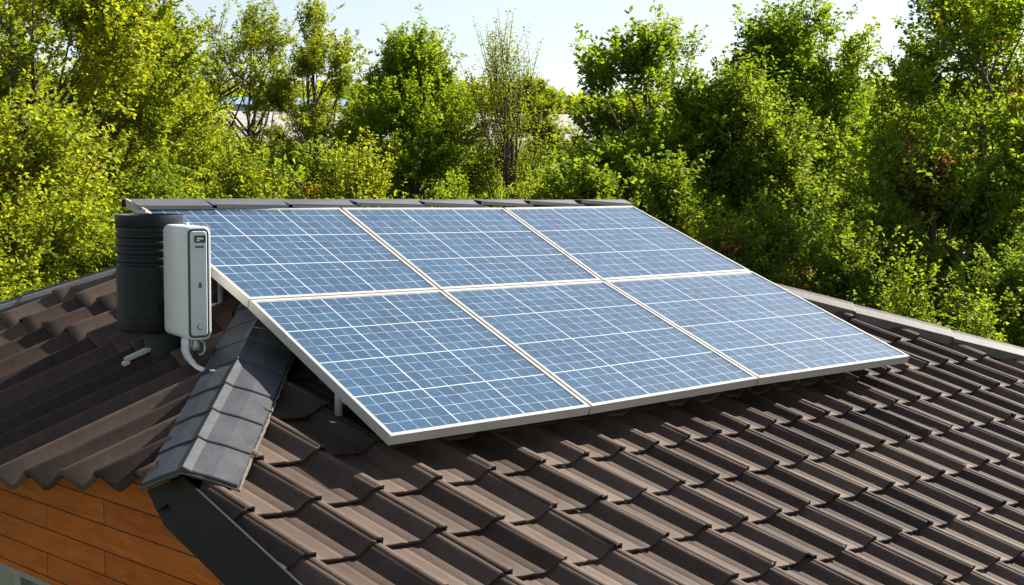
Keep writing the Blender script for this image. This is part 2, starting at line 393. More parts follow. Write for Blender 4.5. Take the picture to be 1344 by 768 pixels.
caps(APL, APR, nA, nC, 0.5, 0.12, 0.12, 0.03, M_CAP, drop=0.03)
caps(APR, APR+(bkR-APR)*0.8+np.array([0, 0, -0.9]), nD, nC, 0.62, 0.12, 0.12, 0.05, M_CAPW, drop=0.03)

# verge fascia
nV = np.array([-vergeD[1], vergeD[0], 0]); kV = nV@(H2+np.array([-0.002, 0, 0]))
VP = lambda x, y, o=0: hit(x, y, nV, kV+o)
out = tuple(-nV*0.010)
bm = bmesh.new()
slope = np.array([vergeD[0], vergeD[1], math.tan(TA)*vergeD[1]]); tip = H2+np.array([-0.002, 0, 0.046]); low = VP(219, 661); low2 = VP(206, 672); lef = VP(193, 643)
ext = 2.7
slab(bm, [tuple(v) for v in (tip, VP(246, 624), lef, low2, low, low-slope*ext, tip-slope*ext)], out)
bmesh.ops.recalc_face_normals(bm, faces=bm.faces[:])
bm_obj('verge_board', bm, M_FASCIA, house)
bm = bmesh.new()
g0 = VP(217, 660, -0.02); g1 = VP(206, 670, -0.02); g2 = VP(215, 690, -0.02)
slab(bm, [tuple(v) for v in (g0, g1, g2, g2-slope*ext, g0+np.array([0, 0, .03])-slope*ext, g0+np.array([0, 0, .03]))], tuple(-nV*0.025))
bmesh.ops.recalc_face_normals(bm, faces=bm.faces[:])
bm_obj('verge_board', bm, M_FASCIA, house)

# plank wall (a sheet of cladding with real thickness) and the other walls
def wood_mat():
    m, t, p, o = new_mat('orange_planks'); tc = N(t, 'ShaderNodeTexCoord')
    br = N(t, 'ShaderNodeTexBrick', offset=0.37, offset_frequency=2, squash=1.0)
    br.inputs['Color1'].default_value = (0.25, 0.25, 0.25, 1); br.inputs['Color2'].default_value = (0.85, 0.85, 0.85, 1); br.inputs['Mortar'].default_value = (0, 0, 0, 1)
    br.inputs['Scale'].default_value = 1.0; br.inputs['Brick Width'].default_value = 1.3; br.inputs['Row Height'].default_value = 0.105; br.inputs['Mortar Size'].default_value = 0.0030; br.inputs['Mortar Smooth'].default_value = 0.3
    uv = N(t, 'ShaderNodeUVMap', uv_map='uv'); t.links.new(uv.outputs[0], br.inputs['Vector'])
    mp = N(t, 'ShaderNodeMapping'); mp.inputs['Scale'].default_value = (2.0, 16, 1); t.links.new(uv.outputs[0], mp.inputs[0])
    ad = N(t, 'ShaderNodeVectorMath', operation='ADD'); t.links.new(mp.outputs[0], ad.inputs[0]); t.links.new(br.outputs['Color'], ad.inputs[1])
    n = N(t, 'ShaderNodeTexNoise', i_Scale=2.2, i_Detail=9.0, i_Roughness=0.62, i_Distortion=1.2); t.links.new(ad.outputs[0], n.inputs['Vector'])
    n2 = N(t, 'ShaderNodeTexNoise', i_Scale=3.0, i_Detail=3.0); t.links.new(uv.outputs[0], n2.inputs['Vector'])
    a = N(t, 'ShaderNodeMath', operation='MULTIPLY_ADD'); a.inputs[1].default_value = 0.38; t.links.new(br.outputs['Color'], a.inputs[0])
    b = N(t, 'ShaderNodeMath', operation='MULTIPLY'); b.inputs[1].default_value = 0.75; t.links.new(n.outputs['Fac'], b.inputs[0]); t.links.new(b.outputs[0], a.inputs[2])
    c = N(t, 'ShaderNodeMath', operation='MULTIPLY_ADD'); c.inputs[1].default_value = 0.25; t.links.new(n2.outputs['Fac'], c.inputs[0]); t.links.new(a.outputs[0], c.inputs[2])
    r = ramp(t, c.outputs[0], [(0.25, (0.08, 0.012, 0.002)), (0.5, (0.28, 0.052, 0.005)), (0.75, (0.46, 0.105, 0.010)), (1.0, (0.60, 0.17, 0.02))])
    mx = N(t, 'ShaderNodeMix', data_type='RGBA'); t.links.new(br.outputs['Fac'], mx.inputs[0]); t.links.new(r.outputs[0], mx.inputs[6]); mx.inputs[7].default_value = (0.035, 0.012, 0.005, 1)
    t.links.new(mx.outputs[2], p.inputs['Base Color']); p.inputs['Roughness'].default_value = 0.55; p.inputs['Specular IOR Level'].default_value = 0.25
    bp = N(t, 'ShaderNodeBump', i_Strength=0.5, i_Distance=0.004, invert=True); t.links.new(br.outputs['Fac'], bp.inputs['Height']); t.links.new(bp.outputs[0], p.inputs['Normal'])
    return m
wd_ = np.array([math.sin(R(-5.5)), math.cos(R(-5.5)), 0]); W0 = np.array([-0.615, 0.3, 0]); wn = np.array([-wd_[1], wd_[0], 0])
def wp(s, z, o=0.0): v = W0+wd_*s+wn*o; return (v[0], v[1], z)
def wall_hit(x, y, o=0): h = hit(x, y, wn, wn@W0+o); return float((h-W0)@wd_), float(h[2])
s0, z0 = wall_hit(20, 733); s1, z1 = wall_hit(90, 768); print('WH', s0, z0, s1, z1)
SW0, SW1, ZW = 1.10, 2.4, -0.765              # window opening
bm = bmesh.new(); uvl = bm.loops.layers.uv.new('uv')
def wall_quad(sa, sb, za, zb, top=None):
    vs = [(sa, za), (sb, za), (sb, zb), (sa, zb if top is None else top)]
    f = bm.faces.new([bm.verts.new(wp(s, z)) for s, z in vs])
    for l, (s, z) in zip(f.loops, vs): l[uvl].uv = (s+0.18, z+5.043)
def ztop(s): x = wp(s, 0)[0]; y = wp(s, 0)[1]; return (zA(y)-0.09 if y < 0.35 else min(zB(x)-0.075, 5))
ss = list(np.arange(-2.5, 4.6, 0.2)) + [SW0, SW1]; ss = sorted(ss)
for a, b in zip(ss, ss[1:]):
    if b-a < 1e-4: continue
    if a >= SW0-1e-6 and b <= SW1+1e-6:
        wall_quad(a, b, ZW, ztop(b), ztop(a)); wall_quad(a, b, GZ-0.3, -2.3)
    else: wall_quad(a, b, GZ-0.3, ztop(b), ztop(a))
for f in bm.faces: f.normal_update()
r = bmesh.ops.solidify(bm, geom=bm.faces[:], thickness=0.06)
bm_obj('plank_wall', bm, wood_mat(), house)
bm = bmesh.new()    # plain walls at the back and right, inside the eaves
def wall(a, b, za, zb):
    a, b = Vector((*a, 0)), Vector((*b, 0)); d = (b-a).normalized(); nrm = Vector((d.y, -d.x, 0))*0.12
    slab(bm, [(a.x, a.y, GZ-.3), (b.x, b.y, GZ-.3), (b.x, b.y, zb), (a.x, a.y, za)], nrm)
wall((-0.30, -2.0), (6.6, -2.0), zA(-2.0)-0.1, zA(-2.0)-0.1)
wall((6.6, -2.0), (5.2, 4.3), zA(-2.0)-0.1, -0.5)
wall((5.2, 4.7), (-0.9, 4.7), -0.75, -0.75)
bmesh.ops.recalc_face_normals(bm, faces=bm.faces[:])
bm_obj('wall', bm, M_WALLB, house)
# window with frame and pane
bm = bmesh.new()
def wbox(bm, sa, sb, za, zb, oa, ob):
    slab(bm, [wp(sa, za, oa), wp(sb, za, oa), wp(sb, zb, oa), wp(sa, zb, oa)], tuple(wn*(ob-oa)))
wbox(bm, SW0, SW1, ZW-0.055, ZW, -0.05, 0.012); wbox(bm, SW0, SW1, -2.3, -2.24, -0.05, 0.012)
for sa in (SW0, 1.47, SW1-0.055): wbox(bm, sa, sa+0.055, -2.24, ZW-0.055, -0.05, 0.012)
bmesh.ops.recalc_face_normals(bm, faces=bm.faces[:])
wf = bm_obj('window', bm, simple('grey_window_frame', (0.30, 0.29, 0.26), 0.5, 0, 0.1, 12), house)
bm = bmesh.new(); wbox(bm, SW0+0.05, SW1-0.05, -2.25, ZW-0.05, -0.035, -0.028)
bmesh.ops.recalc_face_normals(bm, faces=bm.faces[:])
mg, t, p, o = new_mat('window_glass'); p.inputs['Base Color'].default_value = (0.20, 0.21, 0.20, 1); p.inputs['Roughness'].default_value = 0.08; p.inputs['Specular IOR Level'].default_value = 0.8
bm_obj('pane', bm, mg, wf)

# ------------------------------------------------------------------ solar array
TP = 0.3733151; nP = np.array([0, -math.sin(TP), math.cos(TP)]); eS = np.array([0, math.cos(TP), math.sin(TP)])
PX = [[(183, 271), (446, 272), (660, 272), (830, 269.5)], [(326, 393), (578, 379.5), (791, 367.5), (986, 355)], [(512, 573), (777, 533.5), (997, 496.5), (1196, 467.5)]]
G = [[hit(x, y, nP, 0.0) for x, y in row] for row in PX]
def cell_mat():
    m, t, p, o = new_mat('solar_cells'); uv = N(t, 'ShaderNodeUVMap', uv_map='uv')
    tc = N(t, 'ShaderNodeTexCoord')
    nd = N(t, 'ShaderNodeTexNoise', i_Scale=9.0, i_Detail=3.0); t.links.new(tc.outputs['Object'], nd.inputs['Vector'])
    s_ = N(t, 'ShaderNodeVectorMath', operation='SUBTRACT'); s_.inputs[1].default_value = (0.5, 0.5, 0.5); t.links.new(nd.outputs['Color'], s_.inputs[0])
    sc = N(t, 'ShaderNodeVectorMath', operation='SCALE'); sc.inputs['Scale'].default_value = 0.045; t.links.new(s_.outputs[0], sc.inputs[0])
    ad = N(t, 'ShaderNodeVectorMath', operation='ADD'); t.links.new(uv.outputs[0], ad.inputs[0]); t.links.new(sc.outputs[0], ad.inputs[1])
    def lines(vec, nx, ny, wx, wy, soft):
        sp = N(t, 'ShaderNodeSeparateXYZ'); t.links.new(vec, sp.inputs[0]); outs = []
        for ax, n, w in (('X', nx, wx), ('Y', ny, wy)):
            a = N(t, 'ShaderNodeMath', operation='MULTIPLY'); a.inputs[1].default_value = n; t.links.new(sp.outputs[ax], a.inputs[0])
            b = N(t, 'ShaderNodeMath', operation='ADD'); b.inputs[1].default_value = 0.5; t.links.new(a.outputs[0], b.inputs[0])
            f = N(t, 'ShaderNodeMath', operation='FRACT'); t.links.new(b.outputs[0], f.inputs[0])
            c = N(t, 'ShaderNodeMath', operation='SUBTRACT'); c.inputs[1].default_value = 0.5; t.links.new(f.outputs[0], c.inputs[0])
            d = N(t, 'ShaderNodeMath', operation='ABSOLUTE'); t.links.new(c.outputs[0], d.inputs[0])
            mr = N(t, 'ShaderNodeMapRange'); mr.inputs['From Min'].default_value = w*(1-soft); mr.inputs['From Max'].default_value = w; mr.inputs['To Min'].default_value = 1; mr.inputs['To Max'].default_value = 0
            t.links.new(d.outputs[0], mr.inputs[0]); outs.append(mr.outputs[0])
        mx = N(t, 'ShaderNodeMath', operation='MAXIMUM'); t.links.new(outs[0], mx.inputs[0]); t.links.new(outs[1], mx.inputs[1]); return mx.outputs[0], outs
    big, _ = lines(uv.outputs[0], 1, 1, 0.0105, 0.0135, 0.4)
    small, _ = lines(ad.outputs[0], 5, 4, 0.030, 0.024, 0.6)
    # polycrystalline colour
    vo = N(t, 'ShaderNodeTexVoronoi', i_Scale=9.0); mp = N(t, 'ShaderNodeMapping'); mp.inputs['Scale'].default_value = (5, 4, 1); t.links.new(uv.outputs[0], mp.inputs[0]); t.links.new(mp.outputs[0], vo.inputs['Vector'])
    vc = N(t, 'ShaderNodeTexWhiteNoise', noise_dimensions='2D'); fl = N(t, 'ShaderNodeVectorMath', operation='FLOOR'); t.links.new(mp.outputs[0], fl.inputs[0]); t.links.new(fl.outputs[0], vc.inputs['Vector'])
    sv = N(t, 'ShaderNodeSeparateColor'); t.links.new(vo.outputs['Color'], sv.inputs[0])
    nn = N(t, 'ShaderNodeTexNoise', i_Scale=3.0, i_Detail=6.0); t.links.new(tc.outputs['Object'], nn.inputs['Vector'])
    a = N(t, 'ShaderNodeMath', operation='MULTIPLY_ADD'); a.inputs[1].default_value = 0.28; t.links.new(vc.outputs['Value'], a.inputs[0])
    b = N(t, 'ShaderNodeMath', operation='MULTIPLY'); b.inputs[1].default_value = 0.35; t.links.new(sv.outputs[0], b.inputs[0]); t.links.new(b.outputs[0], a.inputs[2])
    c = N(t, 'ShaderNodeMath', operation='MULTIPLY_ADD'); c.inputs[1].default_value = 0.35; t.links.new(nn.outputs['Fac'], c.inputs[0]); t.links.new(a.outputs[0], c.inputs[2])
    r = ramp(t, c.outputs[0], [(0.15, (0.006, 0.030, 0.068)), (0.5, (0.012, 0.055, 0.115)), (0.85, (0.026, 0.085, 0.160))])
    # busbars fade in and out
    nb = N(t, 'ShaderNodeTexNoise', i_Scale=14.0, i_Detail=4.0); t.links.new(tc.outputs['Object'], nb.inputs['Vector'])
    rb = ramp(t, nb.outputs['Fac'], [(0.33, (0.25, 0.25, 0.25)), (0.62, (1, 1, 1))])
    sm = N(t, 'ShaderNodeMath', operation='MULTIPLY'); t.links.new(small, sm.inputs[0]); t.links.new(rb.outputs[0], sm.inputs[1])
    m1 = N(t, 'ShaderNodeMix', data_type='RGBA'); t.links.new(sm.outputs[0], m1.inputs[0]); t.links.new(r.outputs[0], m1.inputs[6]); m1.inputs[7].default_value = (0.52, 0.58, 0.63, 1)
    m2 = N(t, 'ShaderNodeMix', data_type='RGBA'); t.links.new(big, m2.inputs[0]); t.links.new(m1.outputs[2], m2.inputs[6]); m2.inputs[7].default_value = (0.5, 0.52, 0.52, 1)
    t.links.new(m2.outputs[2], p.inputs['Base Color'])
    p.inputs['Roughness'].default_value = 0.35; p.inputs['Specular IOR Level'].default_value = 0.6
    p.inputs['Sheen Weight'].default_value = 0.06; p.inputs['Sheen Roughness'].default_value = 0.4; p.inputs['Sheen Tint'].default_value = (0.8, 0.9, 1, 1); p.inputs['Coat Weight'].default_value = 1.0; p.inputs['Coat Roughness'].default_value = 0.05
    return m
M_CELL = cell_mat()
mid = {0: 'left', 1: 'middle', 2: 'right'}
def lerp4(c, u, v): return c[0]*(1-u)*(1-v)+c[1]*u*(1-v)+c[2]*u*v+c[3]*(1-u)*v
for r_ in range(2):
    for c_ in range(3):
        q = [G[r_+1][c_], G[r_+1][c_+1], G[r_][c_+1], G[r_][c_]]    # bl br tr tl
        w_ = np.linalg.norm(q[1]-q[0]); h_ = np.linalg.norm(q[3]-q[0])
        g = 0.005; inn = lambda e: [lerp4(q, a, b) for a, b in ((e/w_, e/h_), (1-e/w_, e/h_), (1-e/w_, 1-e/h_), (e/w_, 1-e/h_))]
        lab = ('solar panel of the upper row, ' if r_ == 0 else 'solar panel of the lower row, ') + \
              [['left end, beside the black tank', 'in the middle, three cells wide', 'right end, nearest the tall maples'], ['left end, its low corner over the hip', 'in the middle, above the tile roof', 'right end, palest with sky glare']][r_][c_]
        pan = empty('solar_panel', tuple(q[0]), lab, 'solar panel', 'solar panels in the tilted array on the roof')
        bm = bmesh.new()
        o_ = inn(g); i_ = inn(0.024); Z = nP
        up = lambda P, h: [tuple(p_+Z*h) for p_ in P]
        ring = [up(o_, -0.043), up(o_, -0.002), up(inn(g+0.002), 0.0), up(inn(0.0225), 0.0), up(i_, -0.0015), up(i_, -0.010)]
        rv = [[bm.verts.new(p_) for p_ in rr] for rr in ring]
        lo_ = [bm.verts.new(p_) for p_ in up(inn(0.03), -0.043)]; lo2 = [bm.verts.new(p_) for p_ in up(inn(0.03), -0.012)]
        rv = [lo2, lo_] + rv
        for ra, rb_ in zip(rv, rv[1:]):
            for k in range(4): bm.faces.new((ra[k], ra[(k+1) % 4], rb_[(k+1) % 4], rb_[k]))
        bmesh.ops.recalc_face_normals(bm, faces=bm.faces[:])
        bm_obj('frame', bm, M_ALU, pan)
        bm = bmesh.new(); uvl = bm.loops.layers.uv.new('uv'); n_ = 12; ii = inn(0.0245); rows = 3 if r_ == 0 else 4
        grid = [[bm.verts.new(tuple(lerp4(ii, a/n_, b/n_)-Z*0.004)) for a in range(n_+1)] for b in range(n_+1)]
        for b in range(n_):
            for a in range(n_):
                f = bm.faces.new((grid[b][a], grid[b][a+1], grid[b+1][a+1], grid[b+1][a])); 
                for l, (ua, vb) in zip(f.loops, ((a, b), (a+1, b), (a+1, b+1), (a, b+1))):
                    l[uvl].uv = (ua/n_*3+10*c_, vb/n_*rows+10*r_)
        back = [bm.verts.new(tuple(p_-Z*0.010)) for p_ in ii]; bm.faces.new(back[::-1])
        bm_obj('glass', bm, M_CELL, pan)
# rear cap: overlapping grey sheets closing the high side of the array
tlp, trp = G[0][0], G[0][3]
strip = empty('cap_flashing', tuple(tlp), 'long grey sheet metal capping along the high rear edge of the solar array', 'flashing')
xs = [168, 266, 366, 456, 545, 620, 684, 752, 816]
nF = np.array([0, 1.0, 0])
def stx(px, py): return hit(px, py, nF, 2.10)
for i, (a, b) in enumerate(zip(xs, xs[1:])):
    ya, yb = 261.5+1.4*(a-168)/648, 261.5+1.4*(b-168)/648
    pa, pb = stx(a, ya), stx(b, yb); pb = pb+np.array([0.025, 0, 0]); l_ = 0.002 if i % 2 else 0.0
    pa = pa+np.array([0, 0, l_]); pb = pb+np.array([0, 0, l_+0.002])
    f0 = np.array([pa[0]+0.03, 2.052, tlp[2]+0.006+l_]); f1 = np.array([pb[0]+0.03, 2.052, tlp[2]+(trp[2]-tlp[2])*(b-168)/648+0.006+l_])
    bm = bmesh.new(); ba = pa+np.array([0, 0.07, 0.0]); bb = pb+np.array([0, 0.07, 0.0]); da = ba+np.array([0, 0.01, -0.04]); db = bb+np.array([0, 0.01, -0.04])
    prof = [[f0-np.array([0, 0, .02]), f1-np.array([0, 0, .02])], [f0, f1], [pa, pb], [ba, bb], [da, db]]
    vv = [[bm.verts.new(tuple(p_)) for p_ in pr] for pr in prof]
    for x0, x1 in zip(vv, vv[1:]): bm.faces.new((x0[0], x0[1], x1[1], x1[0]))
    bmesh.ops.recalc_face_normals(bm, faces=bm.faces[:]); bmesh.ops.solidify(bm, geom=bm.faces[:], thickness=0.003)
    bm_obj('sheet', bm, M_FLASH, strip)
bm = bmesh.new()    # pale end plate at the left
pe = [stx(167, 260.5), np.array([tlp[0]+0.015, tlp[1]-0.06, tlp[2]-0.015]), np.array([tlp[0]+0.012, tlp[1]-0.08, tlp[2]-0.062]), stx(169, 272)+np.array([0, 0, 0]), ]
slab(bm, [tuple(p_) for p_ in pe], (-0.012, 0, 0)); bmesh.ops.recalc_face_normals(bm, faces=bm.faces[:])
bm_obj('end_plate', bm, M_ALU, strip)
# rack below the panels
rack = empty('mounting_rack', (1.6, 1.0, zA(1.0)), 'aluminium rails and short pipe legs holding the solar panels above the tiles', 'rack')
def under(x, y): return -0.045+math.tan(TP)*y*1.0 - 0.003
for yy in (0.38, 0.85, 1.35, 1.85):
    bm = bmesh.new(); x0 = 0.05 if yy < 0.5 else 0.40; x1 = 3.35
    d_ = 0.043/math.cos(TP)
    box(bm, ((x0+x1)/2, yy, math.tan(TP)*yy-d_-0.021), (x1-x0, 0.035, 0.036), Matrix.Rotation(TP, 4, 'X'))
    bm_obj('rail', bm, M_ALU, rack)
def leg(x, y, r=0.017):
    bm = bmesh.new(); zt = math.tan(TP)*y-0.045/math.cos(TP)-0.004; zb = max(zA(y), zB(x) if x < APL[0] else -9) if False else (min(zA(y), zB(x)) if x < APL[0] else zA(y))
    tube(bm, [(x, y, zb), (x, y, zt-0.02), (x, y, zt)], [r, r, r*0.9], 16)
    tube(bm, [(x, y, zb+0.01), (x, y, zb+0.035)], [0.05, 0.05], 16)
    bm_obj('leg', bm, M_GALV, rack, True)
leg(0.065, 0.44)
for x in (0.9, 1.9, 2.9):
    leg(x, 0.42); leg(x, 1.30)
leg(0.5, 1.35); leg(0.3, 1.85); leg(1.2, 1.9); leg(2.4, 1.9)

# ------------------------------------------------------------------ tank
tk = B(213, 472); tc_ = np.array([-0.178, 1.640]); TR = 0.151
tank = empty('black_tank', (tc_[0], tc_[1], tk[2]), 'black ribbed plastic drum with a round lid standing on a short neck on the tiles', 'tank')
bm = bmesh.new(); zt = 0.795; zb0 = 0.262
pr = [(TR*0.90, zb0), (TR*0.965, zb0+0.006), (TR*0.985, zb0+0.018), (TR*0.985, zb0+0.068), (TR*0.995, zb0+0.070), (TR*0.995, 0.565)]
z = 0.565
for k in range(4):
    pr += [(TR*0.995, z), (TR*0.955, z+0.006), (TR*0.955, z+0.016), (TR*1.0, z+0.022), (TR*1.0, z+0.036)]; z += 0.037
pr += [(TR*0.95, z), (TR*0.95, z+0.01), (TR*0.985, z+0.012)]
pr = [(r, min(z_, zt-0.03)) for r, z_ in pr] + [(TR*0.96, zt-0.042)]
lathe(bm, tc_, pr, 64); bm_obj('shell', bm, M_BLACK, tank, False)
for o_ in (tank.children[-1],):
    for poly_ in o_.data.polygons: poly_.use_smooth = len(poly_.vertices) == 4
    o_.data.set_sharp_from_angle(angle=R(35))
bm = bmesh.new(); lathe(bm, tc_, [(TR*0.98, zt-0.055), (TR*1.0, zt-0.05), (TR*1.015, zt-0.004), (TR*1.005, zt+0.003), (TR*0.98, zt+0.003), (TR*0.95, zt-0.012), (0.02, zt-0.010)], 64)
o_ = bm_obj('lid', bm, M_BLACK, tank, True); o_.data.set_sharp_from_angle(angle=R(40))
bm = bmesh.new(); nk = (-0.125, 1.600); lathe(bm, nk, [(0.098, tk[2]-0.09), (0.098, tk[2]+0.02), (0.094, tk[2]+0.022), (0.094, zb0+0.02)], 40)
o_ = bm_obj('neck', bm, simple('dark_rubber', (0.016, 0.017, 0.020), 0.7, 0, 0.2, 9), tank, True); o_.data.set_sharp_from_angle(angle=R(40))
bm = bmesh.new()   # flat steel foot running out to the left
fa = hit(164, 475, nB, kB+0.075); fb = hit(199, 459, nB, kB+0.075)
dd = Vector(fb-fa).normalized(); sd_ = dd.cross(Vector((0, 0, 1))).normalized()
for o0, o1, hz_ in ((-0.028, 0.028, 0.018),):
    slab(bm, [tuple(Vector(fa)+sd_*o0), tuple(Vector(fb)+sd_*o0), tuple(Vector(fb)+sd_*o1), tuple(Vector(fa)+sd_*o1)], (0, 0, hz_))
slab(bm, [tuple(Vector(fa)-dd*0.012-sd_*0.036), tuple(Vector(fa)+dd*0.02-sd_*0.036), tuple(Vector(fa)+dd*0.02+sd_*0.036), tuple(Vector(fa)-dd*0.012+sd_*0.036)], (0, 0, -0.014))
bmesh.ops.recalc_face_normals(bm, faces=bm.faces[:]); bmesh.ops.bevel(bm, geom=bm.edges[:], offset=0.0025, segments=2, affect='EDGES')
bm_obj('foot', bm, M_GALV, tank)

# ------------------------------------------------------------------ inverter
NC = np.array([-0.252, 1.144]); a1_ = R(8); dL = np.array([math.sin(a1_), math.cos(a1_)]); dR = np.array([math.cos(a1_), -math.sin(a1_)])
IL, IW, IZ0, IZ1 = 0.315, 0.114, 0.266, 0.760
inv = empty('inverter', (NC[0], NC[1], IZ0), 'white rounded upright inverter box with a pale front plate beside the black drum', 'inverter')
MI = Matrix(((dR[0], dL[0], 0, NC[0]), (dR[1], dL[1], 0, NC[1]), (0, 0, 1, 0), (0, 0, 0, 1)))   # local x along plate, y into depth
def rrect(x0, x1, z0_, z1_, r, n=7):
    out_ = []
    for cx, cz, a in ((x1-r, z1_-r, 0), (x0+r, z1_-r, 90), (x0+r, z0_+r, 180), (x1-r, z0_+r, 270)):
        for k in range(n+1): t_ = R(a+90*k/n); out_.append((cx+r*math.cos(t_), cz+r*math.sin(t_)))
    return out_
def rslab(bm, rings):   # rings: list of (outline, y)
    vv = [[bm.verts.new(MI @ Vector((x, y, z))) for x, z in ol] for ol, y in rings]
    for a, b in zip(vv, vv[1:]):
        for k in range(len(a)): bm.faces.new((a[k], a[(k+1) % len(a)], b[(k+1) % len(a)], b[k]))
    bm.faces.new(vv[0][::-1]); bm.faces.new(vv[-1]); bmesh.ops.recalc_face_normals(bm, faces=bm.faces[:])
def ol(d, r): return rrect(d, IW-d, IZ0+d, IZ1-d, r)
bm = bmesh.new(); rslab(bm, [(ol(0.012, 0.02), 0.006), (ol(0.010, 0.022), 0.0), (ol(0.003, 0.028), 0.001), (ol(0.0, 0.03), 0.006), (ol(0.0, 0.03), IL-0.025), (ol(0.006, 0.026), IL-0.006), (ol(0.02, 0.02), IL)])
o_ = bm_obj('case', bm, M_WHITE, inv, True); o_.data.set_sharp_from_angle(angle=R(50))
bm = bmesh.new(); rslab(bm, [(ol(0.0125, 0.018), 0.004), (ol(0.0125, 0.018), -0.0015), (ol(0.020, 0.014), -0.0015), (ol(0.020, 0.014), 0.004)]); bm_obj('gasket', bm, M_GASKET, inv)
bm = bmesh.new(); rslab(bm, [(ol(0.020, 0.014), 0.004), (ol(0.020, 0.014), -0.004), (ol(0.023, 0.012), -0.006)])
pl = bm_obj('front_plate', bm, M_PLATE, inv, False)
bm = bmesh.new(); rslab(bm, [(rrect(0.038, 0.088, 0.690, 0.722, 0.005), -0.005), (rrect(0.038, 0.088, 0.690, 0.722, 0.005), -0.009), (rrect(0.042, 0.084, 0.694, 0.718, 0.004), -0.009), (rrect(0.042, 0.084, 0.694, 0.718, 0.004), -0.007)]); bm_obj('display_bezel', bm, M_GASKET, pl)
bm = bmesh.new(); rslab(bm, [(rrect(0.048, 0.078, 0.704, 0.712, 0.003), -0.0075), (rrect(0.048, 0.078, 0.704, 0.712, 0.003), -0.0095)]); rslab(bm, [(rrect(0.046, 0.062, 0.697, 0.702, 0.002), -0.0075), (rrect(0.046, 0.062, 0.697, 0.702, 0.002), -0.0095)]); bm_obj('display', bm, M_WHITE, pl)
bm = bmesh.new(); rslab(bm, [(rrect(0.042, 0.082, 0.668, 0.676, 0.0035), -0.005), (rrect(0.042, 0.082, 0.668, 0.676, 0.0035), -0.008)]); bm_obj('button_bar', bm, M_GASKET, pl)
def disc(bm, x, z, r, y0, y1, n=20): rslab(bm, [([(x+r*math.cos(2*math.pi*k/n), z+r*math.sin(2*math.pi*k/n)) for k in range(n)], y) for y in (y0, y1)])
bm = bmesh.new(); disc(bm, 0.062, 0.502, 0.0075, -0.005, -0.008); disc(bm, 0.062, 0.513, 0.0055, -0.005, -0.0078); bm_obj('keyhole', bm, M_GASKET, pl)
bm = bmesh.new(); disc(bm, 0.060, 0.325, 0.0135, -0.005, -0.0075); kb = bm_obj('knob', bm, M_GASKET, pl)
bm = bmesh.new(); disc(bm, 0.060, 0.325, 0.0105, -0.0074, -0.0105); rslab(bm, [(rrect(0.0575, 0.0625, 0.318, 0.332, 0.001), -0.0104), (rrect(0.0575, 0.0625, 0.318, 0.332, 0.001), -0.0125)]); bm_obj('knob_cap', bm, M_PLATE, kb)
bm = bmesh.new(); box(bm, tuple(MI @ Vector((0.045, 0.10, IZ1+0.006))), (0.014, 0.014, 0.018)); bm_obj('lug', bm, M_WHITE, inv)
bm = bmesh.new()    # S shaped strap foot
ft = B(270, 488); c0 = MI @ Vector((0.008, 0.03, IZ0+0.004)); fV = Vector(ft)+Vector((0, 0, 0.078))
BH = lambda x, y, o_: Vector(hit(x, y, nB, kB+o_))
fp = lambda x, y: Vector(hit(x, y, BF, BF@np.array(c0)))
path = [fp(243, 444), fp(243, 452), fp(243, 461), fp(247, 470), fp(253, 477).lerp(BH(253, 477, 0.075), 0.6), BH(262, 484, 0.068), BH(274, 488, 0.066), BH(283, 489, 0.066)]
nrm = Vector((dL[0], dL[1], 0)); tv = []
for i, p_ in enumerate(path):
    d_ = (path[min(i+1, len(path)-1)]-path[max(i-1, 0)]).normalized(); n2 = d_.cross(nrm).normalized(); w2 = 0.024 if i < 6 else 0.032
    tv.append([bm.verts.new(p_+nrm*sx*w2+n2*sy*0.011) for sx, sy in ((-1, -1), (1, -1), (1, 1), (-1, 1))])
for a, b in zip(tv, tv[1:]):
    for k in range(4): bm.faces.new((a[k], a[(k+1) % 4], b[(k+1) % 4], b[k]))
bm.faces.new(tv[0][::-1]); bm.faces.new(tv[-1]); bmesh.ops.recalc_face_normals(bm, faces=bm.faces[:])
bmesh.ops.subdivide_edges(bm, edges=[], cuts=1); bmesh.ops.bevel(bm, geom=bm.edges[:], offset=0.002, segments=2, affect='EDGES')
bm_obj('strap_foot', bm, M_WHITE, inv, True)
bm = bmesh.new(); cc = MI @ Vector((0.055, 0.05, IZ0-0.03))
tube(bm, [cc+Vector((0, 0, 0.036)), cc+Vector((0, 0, 0.02)), cc+Vector((0, 0, 0.0)), cc+Vector((0, 0, -0.018))], [0.018, 0.018, 0.022, 0.020], 20)
loop = [cc+Vector((0.020, -0.015, 0.012))+Vector((0.020*math.cos(t_), 0, 0.030*math.sin(t_)-0.02)) for t_ in np.linspace(-2.0, 1.9, 14)]
tube(bm, loop, 0.0055, 10)
bm_obj('cable_gland', bm, M_GALV, inv, True)
bm = bmesh.new()
tube(bm, [cc+Vector((0, 0, -0.015)), cc+Vector((0.004, 0.005, -0.05)), cc+Vector((0.03, 0.02, -0.09)), cc+Vector((0.08, 0.04, -0.085)), cc+Vector((0.16, 0.08, -0.07))], 0.006, 8)
bm_obj('cable', bm, M_BLACK, inv, True)

